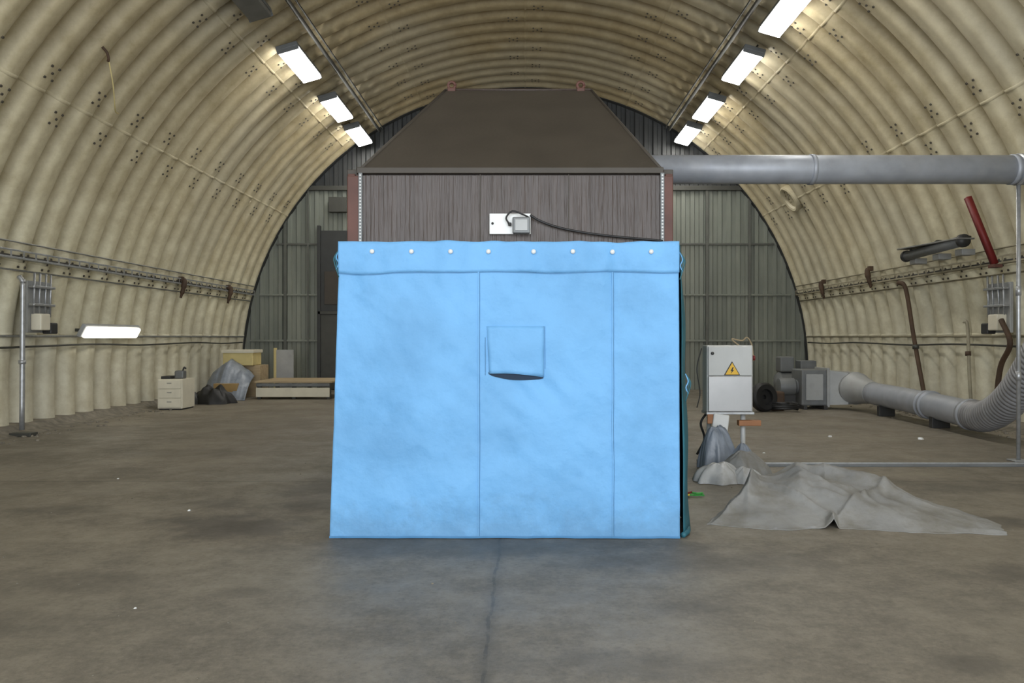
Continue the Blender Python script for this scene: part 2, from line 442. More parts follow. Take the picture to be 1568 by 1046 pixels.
for s in (-1, 1):
    e = group('wall_rail', (s*8.3, 9, 2.9))
    z = 2.93; x = s*(math.sqrt(R*R-(z-ZC)**2)-.17)
    m_ = 'steel' if s < 0 else 'seam'
    box('tray_bottom', x-.05, x+.05, Y0, Y1-.3, z-.062, z-.05, m_, e, .003)
    box('tray_lip_top', x-s*.05-.006, x-s*.05+.006, Y0, Y1-.3, z+.055, z+.085, m_, e, .003)
    box('tray_lip_low', x-s*.05-.006, x-s*.05+.006, Y0, Y1-.3, z-.062, z-.03, m_, e, .003)
    V = []; F = []; y = Y0+.1
    while y < Y1-.35:
        b0 = len(V); xx = x-s*.05
        V += [(xx-s*.003, y, z-.05), (xx-s*.003, y+.05, z-.05), (xx-s*.003, y+.05, z+.07), (xx-s*.003, y, z+.07)]; F.append((b0, b0+1, b0+2, b0+3)); y += .325
    mesh('tray_rungs', V, F, m_, e)
    sweep('cable_in_tray', [(x, Y0, z-.02), (x, Y1-.3, z-.02)], .025, 'dark', e, 8)
    for zz, rr in ((3.14, .014), (2.70, .016), (1.62, .02)):
        xx = s*(math.sqrt(R*R-(zz-ZC)**2)-.14)
        sweep('thin_conduit', [(xx, Y0, zz), (xx, Y1-.3, zz)], rr, m_, e, 8)
    e = group('wall_cable', (s*8.5, 9, 1.5))
    sweep('cable', catmull([(s*8.45, Y0+k*1.6, 1.45+.02*math.sin(k*2.1)) for k in range(19)], 3), .018, 'frame', e, 8)
e = group('strip_light_unlit', (7.85, 15.2, 3.3))
sweep('tube_housing', [(7.70, 14.0, 3.30), (7.76, 16.2, 3.25)], .095, 'grey', e, 20)
box('reflector', 7.58, 7.88, 13.95, 16.25, 3.35, 3.38, 'lamp_off', e, .01, Matrix.Rotation(math.radians(1.5), 3, 'X'))
ring('end_ring_a', (7.70, 14.0, 3.30), (0, 1, 0), .115, .08, 'dark', e)
ring('end_ring_b', (7.76, 16.2, 3.25), (0, 1, 0), .115, .08, 'dark', e)
for y in (14.3, 15.1, 16.0):
    sweep('arm', catmull([(7.73, y, 3.3), (7.80, y, 3.42), (8.0, y, 3.40)], 5), .025, 'frame', e, 8)
    box('support_box', 7.78, 8.02, y-.12, y+.12, 3.07, 3.18, 'lgrey', e)
e = group('red_brace', (7.9, 13.7, 3.4))
sweep('bar', [Vector((7.68, 13.82, 4.03)), Vector((7.96, 13.5, 2.84))], .065, 'red', e, 4)
box('foot_plate', 7.9, 8.05, 13.42, 13.6, 2.78, 2.84, 'redbrown', e)
e = group('leaning_pole', (8.1, 16.8, 0))
sweep('pole', catmull([(8.0, 17.1, 2.78), (8.1, 16.95, 2.63), (8.2, 16.8, 1.6), (8.2, 16.3, .25), (8.2, 16.25, .05)], 6), .045, 'rust', e, 10)
ring('collar', (8.2, 16.72, 1.4), (0, .2, 1), .065, .08, 'frame', e)
e = group('leaning_pole', (8.1, 14.4, 0))
sweep('pole', catmull([(8.2, 14.9, 1.9), (8.25, 14.85, 1.8), (8.2, 14.7, .9), (8.2, 14.6, .06)], 6), .03, 'seam', e, 10)
ring('collar', (8.22, 14.78, 1.3), (0, .1, 1), .05, .08, 'rust', e)
e = group('leaning_pole', (7.9, 13.0, 0))
sweep('pole', catmull([(8.1, 13.55, 1.9), (8.1, 13.3, 1.5), (8.12, 13.6, 1.1), (8.1, 13.7, .5), (8.05, 13.75, .04)], 6), .045, 'rust', e, 10)
for s, y0 in ((1, 13.9), (-1, 13.55)):
    e = group('wall_switch_gear', (s*8.25, y0, 2.1))
    box('back_plate', min(s*8.28, s*8.34), max(s*8.28, s*8.34), y0-.3, y0+.35, 1.68, 2.55, 'lgrey', e)
    box('switch_box', min(s*8.10, s*8.28), max(s*8.10, s*8.28), y0-.22, y0+.05, 1.72, 2.0, 'cream2', e, .02)
    box('socket_box', min(s*8.12, s*8.28), max(s*8.12, s*8.28), y0+.1, y0+.3, 1.66, 1.85, 'dark', e, .02)
    for q in (-.2, -.05, .12, .26):
        sweep('riser', [(s*8.24, y0+q, 1.95), (s*8.22, y0+q, 2.68)], .018, 'steel', e, 8)
    for z in (2.15, 2.45): box('clamp', min(s*8.18, s*8.28), max(s*8.18, s*8.28), y0-.28, y0+.33, z-.02, z+.02, 'steel', e)
e = group('wall_stand_pipe', (-8.2, 13.0, 0))
sweep('pipe', catmull([(-8.26, 13.0, 2.60), (-8.2, 13.0, 2.5), (-8.2, 13.0, 2.3), (-8.15, 12.9, .1)], 6), .04, 'steel', e, 10)
box('base_plate', -8.3, -7.95, 12.8, 13.0, 0.0, .06, 'frame', e)
ring('valve', (-8.17, 12.94, 1.2), (0, 0, 1), .055, .06, 'steel', e)
for x, y, z in ((-8.25, 19.0, 2.72), (-8.25, 22., 2.72), (8.22, 21.8, 2.85), (8.2, 18.8, 2.95)):
    s = 1 if x > 0 else -1
    e = group('rusty_wall_hook', (x, y, z))
    sweep('strap', catmull([(x-s*.06, y, z+.30), (x-s*.12, y, z+.22), (x-s*.11, y-.03, z+.05), (x-s*.05, y-.04, z-.18)], 6), [.04, .06, .065, .05, .03], 'rust', e, 10)
    box('fixing_plate', min(x-s*.1, x+s*.0), max(x-s*.1, x+s*.0), y-.06, y+.06, z+.22, z+.33, 'rust', e)
for th, y in ((33.5, 21.2), (146.5, 21.5)):
    th = math.radians(th); c = arc(th, y, .02); n = Vector((math.cos(th), 0, -math.sin(th)))
    e = group('roof_vent', c)
    lathe('flange', c-n*.1, n, [(0, .38), (.16, .38), (.18, .34), (.16, .28), (.10, .25)], 'shell', e)
    sweep('stay', catmull([c+n*.05, c+n*.12+Vector((0, -.1, .1)), c+n*.02+Vector((0, -.3, .35))], 5), .02, 'seam', e, 8)
th = math.radians(40); c = arc(th, 12.4, .02); n = Vector((math.cos(th), 0, -math.sin(th)))
e = group('loose_hanging_wire', c)
sweep('ceiling_hook', catmull([c, c+n*.06+Vector((0, .05, -.03)), c+n*.08+Vector((0, .07, -.10)), c+n*.05+Vector((0, .10, -.16))], 5), .022, 'rust', e, 8)
sweep('wire', catmull([c+n*.06+Vector((0, .1, -.12)), c+n*.06+Vector((.02, .2, -.5)), c+n*.06+Vector((-.1, .5, -.8)), c+n*.05+Vector((-.35, 1.1, -.7))], 8), .010, 'cream', e, 6)

# ------------------------------------------------------------ spray booth
BX0, BX1, BY0, BY1 = -1.43, 1.19, 6.40, 11.6
e = group('industrial_booth', (0, 9, 0))
box('side_panel_left', BX0, BX0+.06, BY0+.02, BY1, 0, 2.92, 'redbrown', e)
box('side_panel_right', BX1-.06, BX1, BY0+.02, BY1, 0, 2.92, 'redbrown', e)
box('rear_panel', BX0+.06, BX1-.06, BY1-.06, BY1, 0, 2.92, 'brown', e)
V = []; F = []; n = 460; xa, xb = BX0+.11, BX1-.09
for i in range(n+1):
    x = xa+(xb-xa)*i/n
    d = .0012*math.sin(x*2*math.pi/.035)+.0012*noise.noise(Vector((x*30, 0, 0)))+.004*noise.noise(Vector((x*4, 0, 0)))
    for z in (2.25, 2.5, 2.7, 2.9):
        V.append((x, BY0+d+.006*noise.noise(Vector((x*1.5, z*3, 4))), z))
for i in range(n):
    for k in range(3): a = i*4+k; F.append((a, a+4, a+5, a+1))
mesh('front_fascia', V, F, 'brown', e, True)
box('fascia_backing', BX0+.06, BX1-.06, BY0+.03, BY0+.07, 2.2, 2.92, 'brown', e)
for i, x in enumerate((-.36, .35)): box('fascia_joint_%d' % i, x-.004, x+.004, BY0-.008, BY0, 2.3, 2.91, 'hood', e, .002)
for s, xc, xo in ((-1, BX0+.11, BX0), (1, BX1-.09, BX1)):
    box('corner_flange', min(xc, xo), max(xc, xo), BY0-.005, BY0+.03, 0.0, 2.90, 'redbrown', e)
    box('corner_strip', xc-.016, xc+.016, BY0-.022, BY0-.004, 2.25, 2.92, 'grey', e, .003)
    for k in range(24):
        z = 2.3+k*.026
        box('slot_%d' % k, xc-.007, xc+.007, BY0-.026, BY0-.02, z-.007, z+.007, 'cabinet', e, .001)
for s, x in ((-1, BX0+.05), (1, BX1-.05)):
    for y in (7.6, 9, 10.4): box('stud', x-.04, x+.04, y-.04, y+.04, 0, 2.9, 'brown', e)
box('cap_rail_front', BX0+.08, BX1-.08, BY0-.02, BY0+.05, 2.915, 2.965, 'hood', e, .006)
box('cap_rail_left', BX0-.01, BX0+.07, BY0+.05, BY1, 2.90, 2.96, 'hood', e, .006)
box('cap_rail_right', BX1-.07, BX1+.01, BY0+.05, BY1, 2.90, 2.96, 'hood', e, .006)
hb = [(BX0+.11, BY0+.0, 2.955), (BX1-.10, BY0+.0, 2.955), (BX1-.02, BY1, 2.955), (BX0+.02, BY1, 2.955)]
ht = [(-.80, 8.02, 4.09), (.665, 8.02, 4.09), (.665, 9.9, 4.09), (-.80, 9.9, 4.09)]
V = hb+ht; F = [(0, 1, 5, 4), (1, 2, 6, 5), (2, 3, 7, 6), (3, 0, 4, 7), (4, 5, 6, 7)]
mesh('hood', V, F, 'hood', e)
for a, b in ((0, 4), (1, 5), (2, 6), (3, 7)): sweep('hip_seam', [V[a], V[b]], .014, 'hood', e, 6)
sweep('ridge_seam', [V[4], V[5]], .016, 'brown', e, 6)
for x in (-.74, .56):
    box('lifting_lug_base', x-.04, x+.04, 8.0, 8.06, 4.07, 4.11, 'redbrown', e)
    P_ = [(x+.035*math.cos(a), 8.03, 4.14+.035*math.sin(a)) for a in [i*math.pi/8 for i in range(17)]]
    sweep('lifting_lug', P_, .016, 'redbrown', e, 8)
box('mount_plate', -.285, .045, BY0-.04, BY0-.022, 2.425, 2.59, 'white', e, .004)
box('gland_box', -.10, .04, BY0-.10, BY0-.04, 2.425, 2.555, 'grey', e, .01)
box('gland_lid', -.080, .020, BY0-.108, BY0-.10, 2.445, 2.535, 'lgrey', e, .004)
for x in (-.26, -.13): ring('screw', (x, BY0-.043, 2.51), (0, 1, 0), .01, .008, 'dark', e, 10)
sweep('gland', [(-.11, BY0-.07, 2.5), (-.135, BY0-.07, 2.5)], .014, 'dark', e, 10)
sweep('loop_cable', catmull([(-.125, BY0-.07, 2.5), (-.15, BY0-.08, 2.55), (-.10, BY0-.09, 2.60), (-.02, BY0-.09, 2.575), (.03, BY0-.06, 2.555)], 6), .007, 'black', e, 8)
sweep('supply_cable', catmull([(.04, BY0-.05, 2.575), (.12, BY0-.04, 2.53), (.26, BY0-.04, 2.48), (.45, BY0-.045, 2.44), (.68, BY0-.04, 2.41), (.95, BY0-.04, 2.385), (1.1, BY0-.04, 2.372)], 7), .009, 'black', e, 8)

# curtain
CY = 6.335
def cl(z): t = (2.35-z)/2.35; return -1.475-.080*t, 1.22+.010*t
def cyd(x, z):
    y = CY-.01+.026*noise.noise(Vector((x*1.3, z*.5, 1)))+.016*noise.noise(Vector((x*3.0, z*1.2, 5)))+.014*math.exp(-((x-z*.2-.3)/.15)**2)
    y += .020*abs(noise.noise(Vector((x*2.2+z*.9, z*2.0-x*.5, 7))))+.010*abs(noise.noise(Vector((x*5+z*3, z*4, 11))))
    for hx in (-1.21, -.59, .067, .694):
        y += .008*math.sin((x-hx)*28)*math.exp(-((x-hx)/.22)**2)*math.exp(-((2.15-z)/.28)**2)
    y += .008*math.sin((x+z)*24)*math.exp(-((x+.07)/.45)**2-((z-1.2)/.25)**2)
    return y
def topedge(x):
    return 2.362+.010*noise.noise(Vector((x*2.2, 3, 1)))+.010*noise.noise(Vector((x*6, 3, 1)))
e = group('blue_tarpaulin_curtain', (0, 6.35, 0))
V = []; F = []; nx, nz = 200, 160
for j in range(nz+1):
    z = .006+(2.345-.006)*j/nz; a, b = cl(z)
    for i in range(nx+1):
        x = a+(b-a)*i/nx
        V.append((x, cyd(x, z), z))
for j in range(nz):
    for i in range(nx): a = j*(nx+1)+i; F.append((a, a+1, a+nx+2, a+nx+1))
mesh('front_sheet', V, F, 'blue', e, True, .004)
V = []; F = []; NV = 10
for i in range(nx+1):
    for j in range(NV+1):
        t = j/NV
        a, b = cl(2.2); x = a-.004+(b-a+.008)*i/nx
        zlo = 2.118+.010*noise.noise(Vector((x*2.2, 0, 9)))-.018*math.exp(-((x+1.3)/.2)**2); z = zlo+(topedge(x)-zlo)*t
        V.append((x, cyd(x, z)-.010-.008*abs(noise.noise(Vector((x*3, z*9, 2))))-.004*noise.noise(Vector((x*9, z*7, 2))), z))
for i in range(nx):
    for j in range(NV): a = i*(NV+1)+j; F.append((a, a+NV+1, a+NV+2, a+1))
mesh('top_valance', V, F, 'blue', e, True, .003)
V = []; F = []
for i in range(nx+1):
    a, b = cl(2.2); x = a+(b-a)*i/nx
    zlo = 2.118+.010*noise.noise(Vector((x*2.2, 0, 9)))-.018*math.exp(-((x+1.3)/.2)**2)
    for q in (0, -.007): V.append((x, cyd(x, zlo)-.005, zlo+q))
for i in range(nx): F.append((2*i, 2*i+1, 2*i+3, 2*i+2))
mesh('valance_stitching', V, F, 'blue2', e)
def strip(nm, x, z0, z1, w, m, dy):
    V = []; F = []; n = 60
    for k in range(n+1):
        z = z0+(z1-z0)*k/n; xx = x+.006*noise.noise(Vector((x, z*2, 0)))
        V += [(xx-w/2, cyd(xx, z)-.003, z), (xx-w/2, cyd(xx, z)-dy, z), (xx+w/2, cyd(xx, z)-dy, z), (xx+w/2, cyd(xx, z)-.003, z)]
    for k in range(n):
        for i in range(3): a = k*4+i; F.append((a, a+1, a+5, a+4))
    mesh(nm, V, F, m, e, False)
for x in (-.37, .695): strip('panel_seam', x, .01, 2.12, .010, 'blue', .008); strip('stitch_line', x+.009, .01, 2.12, .0025, 'blue2', .006)
V = []; F = []
for i in range(nx+1):
    a, b = cl(0); x = a+(b-a)*i/nx
    for z in (.004, .014, .016, .022): V.append((x, cyd(x, z)-(.010 if z > .01 else .006), z))
for i in range(nx):
    for j in range(3): a = i*4+j; F.append((a, a+4, a+5, a+1))
mesh('bottom_hem', V, F, 'blue2', e, True)
for x in (-1.21, -.90, -.59, -.29, .067, .378, .694, 1.0):
    z = 2.28; y = cyd(x, z)-.03
    lathe('button', (x, y+.008, z), (0, -1, 0), [(0, .018), (.008, .018), (.014, .012), (.016, .004)], 'white', e, 14)
V = []; F = []
for j in range(13):
    for i in range(17):
        t = j/12; s = i/16; x = -.305+.455*s+.010*t*(1-s)*2; zb = 1.312-.03*s+.012*math.sin(s*math.pi); z = 1.69+(zb-1.69)*t
        V.append((x, cyd(x, z)-.008-.018*t**3*math.sin(s*math.pi)**.6-.004*noise.noise(Vector((x*8, z*8, 3))), z))
for j in range(12):
    for i in range(16): a = j*17+i; F.append((a, a+17, a+18, a+1))
mesh('viewing_flap', V, F, 'blue', e, True, .003)
V = []; F = []
for i in range(17):
    s = i/16; x = -.290+.435*s; h = .034*math.sin(s*math.pi)**.5*(1.0-.5*abs(s-.35))
    z = 1.325-.034*s
    for q in (0, -.016-h): V.append((x, cyd(x, z)-.007, z+q))
for i in range(16): F.append((2*i, 2*i+1, 2*i+3, 2*i+2))
mesh('slit_shadow_strip', V, F, 'slit', e)  # dark strip on the sheet, painted shade in place of a real gap
strip('flap_stitch_l', -.316, 1.30, 1.60, .004, 'blue2', .008)
strip('flap_stitch_r', .158, 1.35, 1.69, .003, 'blue2', .008)
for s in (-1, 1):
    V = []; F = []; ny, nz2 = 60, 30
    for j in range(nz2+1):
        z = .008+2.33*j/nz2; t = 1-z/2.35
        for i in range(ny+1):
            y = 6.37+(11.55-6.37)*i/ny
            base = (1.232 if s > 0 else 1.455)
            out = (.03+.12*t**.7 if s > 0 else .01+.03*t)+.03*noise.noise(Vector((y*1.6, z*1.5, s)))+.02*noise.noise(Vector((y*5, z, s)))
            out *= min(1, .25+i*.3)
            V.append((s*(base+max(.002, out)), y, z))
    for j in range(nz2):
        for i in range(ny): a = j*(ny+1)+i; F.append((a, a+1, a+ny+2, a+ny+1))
    mesh('side_sheet', V, F, 'blue_shaded', e, True, .004)
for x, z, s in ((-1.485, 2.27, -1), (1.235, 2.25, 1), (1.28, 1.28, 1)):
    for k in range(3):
        sweep('tie_ribbon', catmull([(x, 6.36, z+.03), (x+s*(.02+.008*k), 6.35, z-.03), (x+s*(.0+.016*k), 6.34, z-.08), (x+s*(.02-.012*k), 6.34, z-.13-.03*k)], 5), .005, ('blue', 'blue_shaded', 'blue_shaded')[k], e, 6)
sweep('bottom_roll', catmull([(1.26, 6.36, .02), (1.33, 6.5, .03), (1.37, 6.9, .03)], 5), .022, 'blue_shaded', e, 10)

# ------------------------------------------------------------ exhaust duct
e = group('exhaust_duct', (4, 10.3, 3.8))
DY, DZ, DR = 10.3, 3.77, .185
sweep('main_pipe', [(.4, DY, DZ), (6.45, DY, DZ)], DR, 'duct', e, 36)
for x in (1.35, 3.70, 6.3): ring('joint_ring', (x, DY, DZ), (1, 0, 0), DR+.010, .06, 'duct', e, 36)
sweep('elbow', catmull([(6.4, DY, DZ), (6.75, DY, DZ-.01), (7.0, DY, DZ-.16), (7.08, DY+.02, DZ-.45)], 6), DR+.01, 'duct', e, 32)
ring('hose_clamp_top', (7.08, DY+.03, DZ-.48), (0, 0, 1), DR+.05, .08, 'steel', e)
sweep('flexible_hose', catmull([(7.08, DY+.03, DZ-.45), (7.12, 10.45, 2.6), (7.16, 10.85, 1.7), (7.2, 11.4, 1.05), (7.25, 12.0, .60), (7.3, 12.6, .36), (7.33, 13.1, .33)], 14), .23, 'hose', e, 28, .075, .022)
ring('hose_clamp_low', (7.33, 13.1, .33), (0, 1, 0), .26, .1, 'duct', e)
sweep('floor_pipe', catmull([(7.33, 13.05, .33), (7.34, 14, .36), (7.34, 15.5, .40), (7.32, 16.8, .42)], 6), .23, 'duct', e, 30)
for y in (14.4, 14.55): ring('pipe_flange', (7.34, y, .375), (0, 1, 0), .26, .05, 'duct', e)
for y in (14.1, 16.2): box('pipe_cradle', 7.18, 7.5, y-.06, y+.06, 0, .2, 'dark', e)
sweep('support_pole', [(6.38, DY, 0.0), (6.38, DY, DZ-DR)], .026, 'steel', e, 12)
box('pole_base', 6.28, 6.48, DY-.1, DY+.1, 0, .02, 'steel', e)
ring('pole_saddle', (6.38, DY, DZ), (1, 0, 0), DR+.02, .05, 'steel', e, 30)
for z in (1.1, 2.2): ring('pole_sleeve', (6.38, DY, z), (0, 0, 1), .034, .12, 'steel', e, 12)

# blower
e = group('extractor_blower', (6.9, 17.9, 0))
box('fan_housing', 6.15, 6.72, 17.7, 18.4, .08, .88, 'grey', e, .03)
box('fan_flange', 6.70, 6.76, 17.66, 18.44, .05, .92, 'lgrey', e, .01)
box('access_panel', 6.24, 6.62, 17.675, 17.70, .2, .78, 'lgrey', e, .01)
V = [(6.76, 17.7, .1), (6.76, 18.4, .1), (6.76, 18.4, .86), (6.76, 17.7, .86), (7.12, 17.55, .12), (7.5, 17.9, .12), (7.5, 17.9, .82), (7.12, 17.55, .82)]
mesh('transition_box', V, [(0, 1, 2, 3), (4, 7, 6, 5), (0, 4, 5, 1), (1, 5, 6, 2), (2, 6, 7, 3), (3, 7, 4, 0)], 'lgrey', e)
lathe('transition_cone', (7.29, 17.65, .48), (.03, -1, -.06), [(0, .36), (.1, .36), (.12, .34), (.8, .24), (.9, .235)], 'lgrey', e)
lathe('motor', (5.72, 18.05, .48), (1, 0, 0), [(0, .1), (.02, .19), (.08, .2), (.36, .2), (.4, .16), (.44, .16)], 'grey', e)
box('motor_stand', 5.75, 6.1, 17.95, 18.15, 0, .3, 'dark', e)
for x in (6.2, 6.65): box('skid', x-.04, x+.04, 17.6, 18.5, 0, .09, 'dark', e)
e = group('compressor', (6.6, 20, 0))
lathe('tank', (6.25, 20., .45), (1, 0, 0), [(0, .05), (.05, .22), (.14, .3), (.95, .3), (1.04, .22), (1.09, .05)], 'grey', e)
box('pump_block', 6.35, 6.7, 19.8, 20.2, .74, 1.12, 'grey', e, .03)
box('control_box', 6.85, 7.25, 19.8, 20.2, .72, 1.02, 'grey', e, .02)
for x in (6.45, 7.15):
    box('leg', x-.04, x+.04, 19.75, 20.25, 0, .2, 'dark', e)
e = group('tyre_and_motor', (5.3, 17.3, 0))
lathe('tyre', (5.15, 17.2, .31), (.35, -.9, .1), [(-.1, .17), (-.11, .27), (-.07, .31), (.07, .31), (.11, .27), (.1, .17), (.03, .16), (.03, .05), (-.03, .05)], 'black', e, 36)
sweep('cable_coil', [(5.6+.28*math.cos(a)*(1+.08*math.sin(a*3.3)), 17.2+.2*math.sin(a), .05+.012*a*.5) for a in [i*.3 for i in range(80)]], .03, 'black', e, 8)
box('motor_block', 5.35, 5.65, 17.3, 17.6, 0, .42, 'rust', e, .04)

# ------------------------------------------------------------ control cabinet
e = group('electrical_control_cabinet', (2.57, 10, 0))
box('enclosure', 2.28, 2.86, 10.0, 10.25, .66, 1.50, 'cabinet', e, .015)
box('door_upper', 2.295, 2.845, 9.975, 10.0, 1.12, 1.485, 'cabinet', e, .01)
box('door_lower', 2.295, 2.845, 9.97, 10.0, .67, 1.115, 'cabinet2', e, .008)
box('bottom_lip', 2.27, 2.87, 9.965, 10.25, .635, .665, 'steel', e, .004)
c = (2.59, 1.185)
def prism(nm, pts, y0, y1, m):
    n = len(pts); V = [(p[0], y0, p[1]) for p in pts]+[(p[0], y1, p[1]) for p in pts]
    F = [tuple(range(n)), tuple(range(n, 2*n))[::-1]]+[(i, i+n, (i+1) % n+n, (i+1) % n) for i in range(n)]
    mesh(nm, V, F, m, e)
T = lambda r: [(c[0]+r*math.sin(a), c[1]+r*math.cos(a)) for a in (0, 2.094, -2.094)]
prism('warning_sign_border', T(.115), 9.963, 9.976, 'signblk')
prism('warning_sign_field', T(.098), 9.960, 9.964, 'yellow')
bolt = [(.005, .048), (-.022, -.002), (-.004, 0), (-.016, -.034), (.022, .012), (.004, .010), (.018, .045)]
prism('warning_bolt', [(c[0]+a, c[1]+b-.004) for a, b in bolt], 9.957, 9.961, 'signblk')
lathe('lock', (2.345, 9.975, 1.40), (0, -1, 0), [(0, .02), (.015, .02), (.02, .012)], 'dark', e, 14)
lathe('emergency_stop', (2.86, 10.08, 1.34), (1, 0, 0), [(0, .02), (.02, .02), (.021, .034), (.045, .032), (.05, .01)], 'red', e, 18)
sweep('top_cable', catmull([(2.72, 10.1, 1.49), (2.62, 10.1, 1.58), (2.75, 10.1, 1.56), (2.82, 10.12, 1.60), (2.88, 10.12, 1.5), (2.9, 10.12, 1.3)], 6), .009, 'wood', e, 8)
sweep('side_cable', catmull([(2.33, 10.2, .64), (2.25, 10.2, .5), (2.3, 10.22, .3), (2.2, 10.2, .1)], 6), .015, 'black', e, 8)
sweep('left_cable', catmull([(2.26, 10.2, 1.46), (2.2, 10.2, 1.2), (2.24, 10.2, .9), (2.2, 10.2, .7)], 6), .007, 'dark', e, 8)
for x in (2.34, 2.77):
    sweep('post', [(x, 10.13, 0), (x, 10.13, .7)], .032, 'cabinet', e, 14)
box('foot_bar', 2.2, 2.9, 10.03, 10.23, 0, .04, 'steel', e)
box('cross_board', 2.68, 2.96, 9.98, 10.08, .49, .56, 'orange', e)
box('orange_tag', 2.28, 2.36, 9.96, 9.98, .52, .64, 'orange', e)
box('white_cover', 2.34, 2.54, 9.93, 9.97, .40, .64, 'white', e, .02, Matrix.Rotation(.12, 3, 'Y'))

# ------------------------------------------------------------ heaps of sheeting
def heap(name, cx, cy, rx, ry, h, seed, m, parent=None, n=64, amp=.35, sharp=.7):
    """loosely gathered sheet: soft dome with long rounded folds running down it"""
    F = []; nr = n//2
    rnd = lambda a: 1+.20*noise.noise(Vector((math.cos(a)*1.5, math.sin(a)*1.5, seed)))+.10*noise.noise(Vector((math.cos(a)*4, math.sin(a)*4, seed)))
    def top(x, y, t, a):
        f = .5+.5*noise.noise(Vector((x*5+seed, y*5, seed*2)))+.25*noise.noise(Vector((x*11, y*11, seed)))
        pl = .5+.5*math.sin(a*7+4*noise.noise(Vector((math.cos(a)*2, math.sin(a)*2, seed+t))))
        return h*(1-t**2.2)**sharp*(1-amp+amp*f*1.3)*(1-.16*pl*min(1, t*1.6))
    V = [(cx, cy, top(0, 0, 0, 0))]
    for j in range(1, nr+1):
        t = j/nr
        for i in range(n):
            a = 2*math.pi*i/n; q = rnd(a)
            pl = 1+.07*math.sin(a*7+4*noise.noise(Vector((math.cos(a)*2, math.sin(a)*2, seed+t))))
            x = rx*q*t*math.cos(a)*pl; y = ry*q*t*math.sin(a)*pl
            V.append((cx+x, cy+y, max(.004, top(x, y, t, a))))
    for i in range(n): F.append((0, 1+i, 1+(i+1) % n))
    for j in range(nr-1):
        for i in range(n):
            a = 1+j*n+i; b = 1+j*n+(i+1) % n; F.append((a, a+n, b+n, b))
    return mesh(name, V, F, m, parent, True)

e = group('plastic_sheet_bundle', (2.3, 9.2, 0))
heap('hanging_wrap', 2.36, 9.76, .25, .16, .64, 3.3, 'tarp3', e)
heap('wrap_side', 2.64, 9.66, .20, .15, .34, 6.3, 'tarp3', e)
heap('pale_sheet', 2.16, 8.90, .32, .28, .24, 5.1, 'tarp2', e)
heap('grey_sheet', 2.50, 9.12, .32, .26, .34, 8.2, 'tarp', e)
heap('pale_corner', 2.44, 8.80, .20, .14, .20, 9.7, 'tarp2', e)

def lerp_poly(P, s):
    n = len(P)-1; i = min(int(s*n), n-1); t = s*n-i; t = t*t*(3-2*t)*.5+t*.5
    a, b = P[i], P[i+1]; return [a[k]+(b[k]-a[k])*t for k in range(len(a))]
FR = [(1.55, 6.80), (2.08, 6.60), (2.62, 6.66), (3.2, 6.52), (3.90, 6.44)]
BK = [(1.85, 7.40), (2.45, 8.15), (3.0, 8.1), (3.6, 7.5), (4.0, 6.75)]
EN = [(.03,), (.26,), (.44,), (.22,), (.02,)]
V = []; F = []; ns, nn = 170, 90
for i in range(ns+1):
    s = i/ns; f = lerp_poly(FR, s); b = lerp_poly(BK, s); h = lerp_poly(EN, s)[0]
    for j in range(nn+1):
        t = j/nn; jag = .05*noise.noise(Vector((s*14, t, 3)))
        x = f[0]+(b[0]-f[0])*t+.03*noise.noise(Vector((s*9, t*5, 1))); y = f[1]+(b[1]-f[1])*t+jag*(1-abs(2*t-1))+jag*(1 if j in (0, 1) else 0)
        env = math.sin(math.pi*min(1, t*.72))**1.2*h
        fd = fold(x*.9+.5*y, y*.6, 12.)
        z = env*(.50+.55*fd)+.024*max(0, fold(x*2.0, y*2.0, 4))*min(1, t*6+.15)
        def ridge(x0, k, y0, w, hh, ly): return hh*math.exp(-(abs(x-x0-k*(y-y0))/w)**1.2)*math.exp(-((y-y0)/ly)**2)
        z += ridge(2.16, .35, 7.6, .06, .18, .36)+ridge(2.60, .25, 7.6, .14, .10, .45)+ridge(2.40, -.6, 7.2, .04, .06, .3)+ridge(3.05, 1.2, 7.1, .05, .07, .35)+ridge(1.85, .9, 7.1, .05, .06, .25)+ridge(2.95, -.5, 7.2, .04, .04, .3)
        if abs(s-.47) < .035: z += (.035-abs(s-.47))*2.4*math.exp(-(t/.12)**2)
        z *= (1-.9*max(0, (t-.85)/.15))*min(1, .02+s*14)
        V.append((x, y, max(.006, z)))
for i in range(ns):
    for j in range(nn): a = i*(nn+1)+j; F.append((a, a+nn+1, a+nn+2, a+1))
mesh('grey_canvas_tarpaulin', V, F, 'tarp', None, True, .006)

e = group('tangled_cord', (1.6, 8.1, 0))
for k, (m_, sd) in enumerate((('green', 1), ('ycord', 2), ('green', 3), ('red', 4))):
    P_ = [(1.53+.045*i+.06*noise.noise(Vector((i*.9, sd, 0))), 8.0+.10*noise.noise(Vector((i*.8, sd, 5))), .016+.01*k) for i in range(7 if m_ == 'green' else 4)]
    sweep('cord', catmull(P_, 6), .010, m_, e, 8)

e = group('floor_track', (5, 9.95, 0))
box('channel_web', 3.0, 7.9, 9.86, 10.0, 0.0, .012, 'lgrey', e, .002)
box('channel_lip_front', 3.0, 7.9, 9.85, 9.865, 0, .03, 'grey', e, .002)
box('channel_lip_rear', 3.0, 7.9, 9.995, 10.01, 0, .03, 'steel', e, .002)

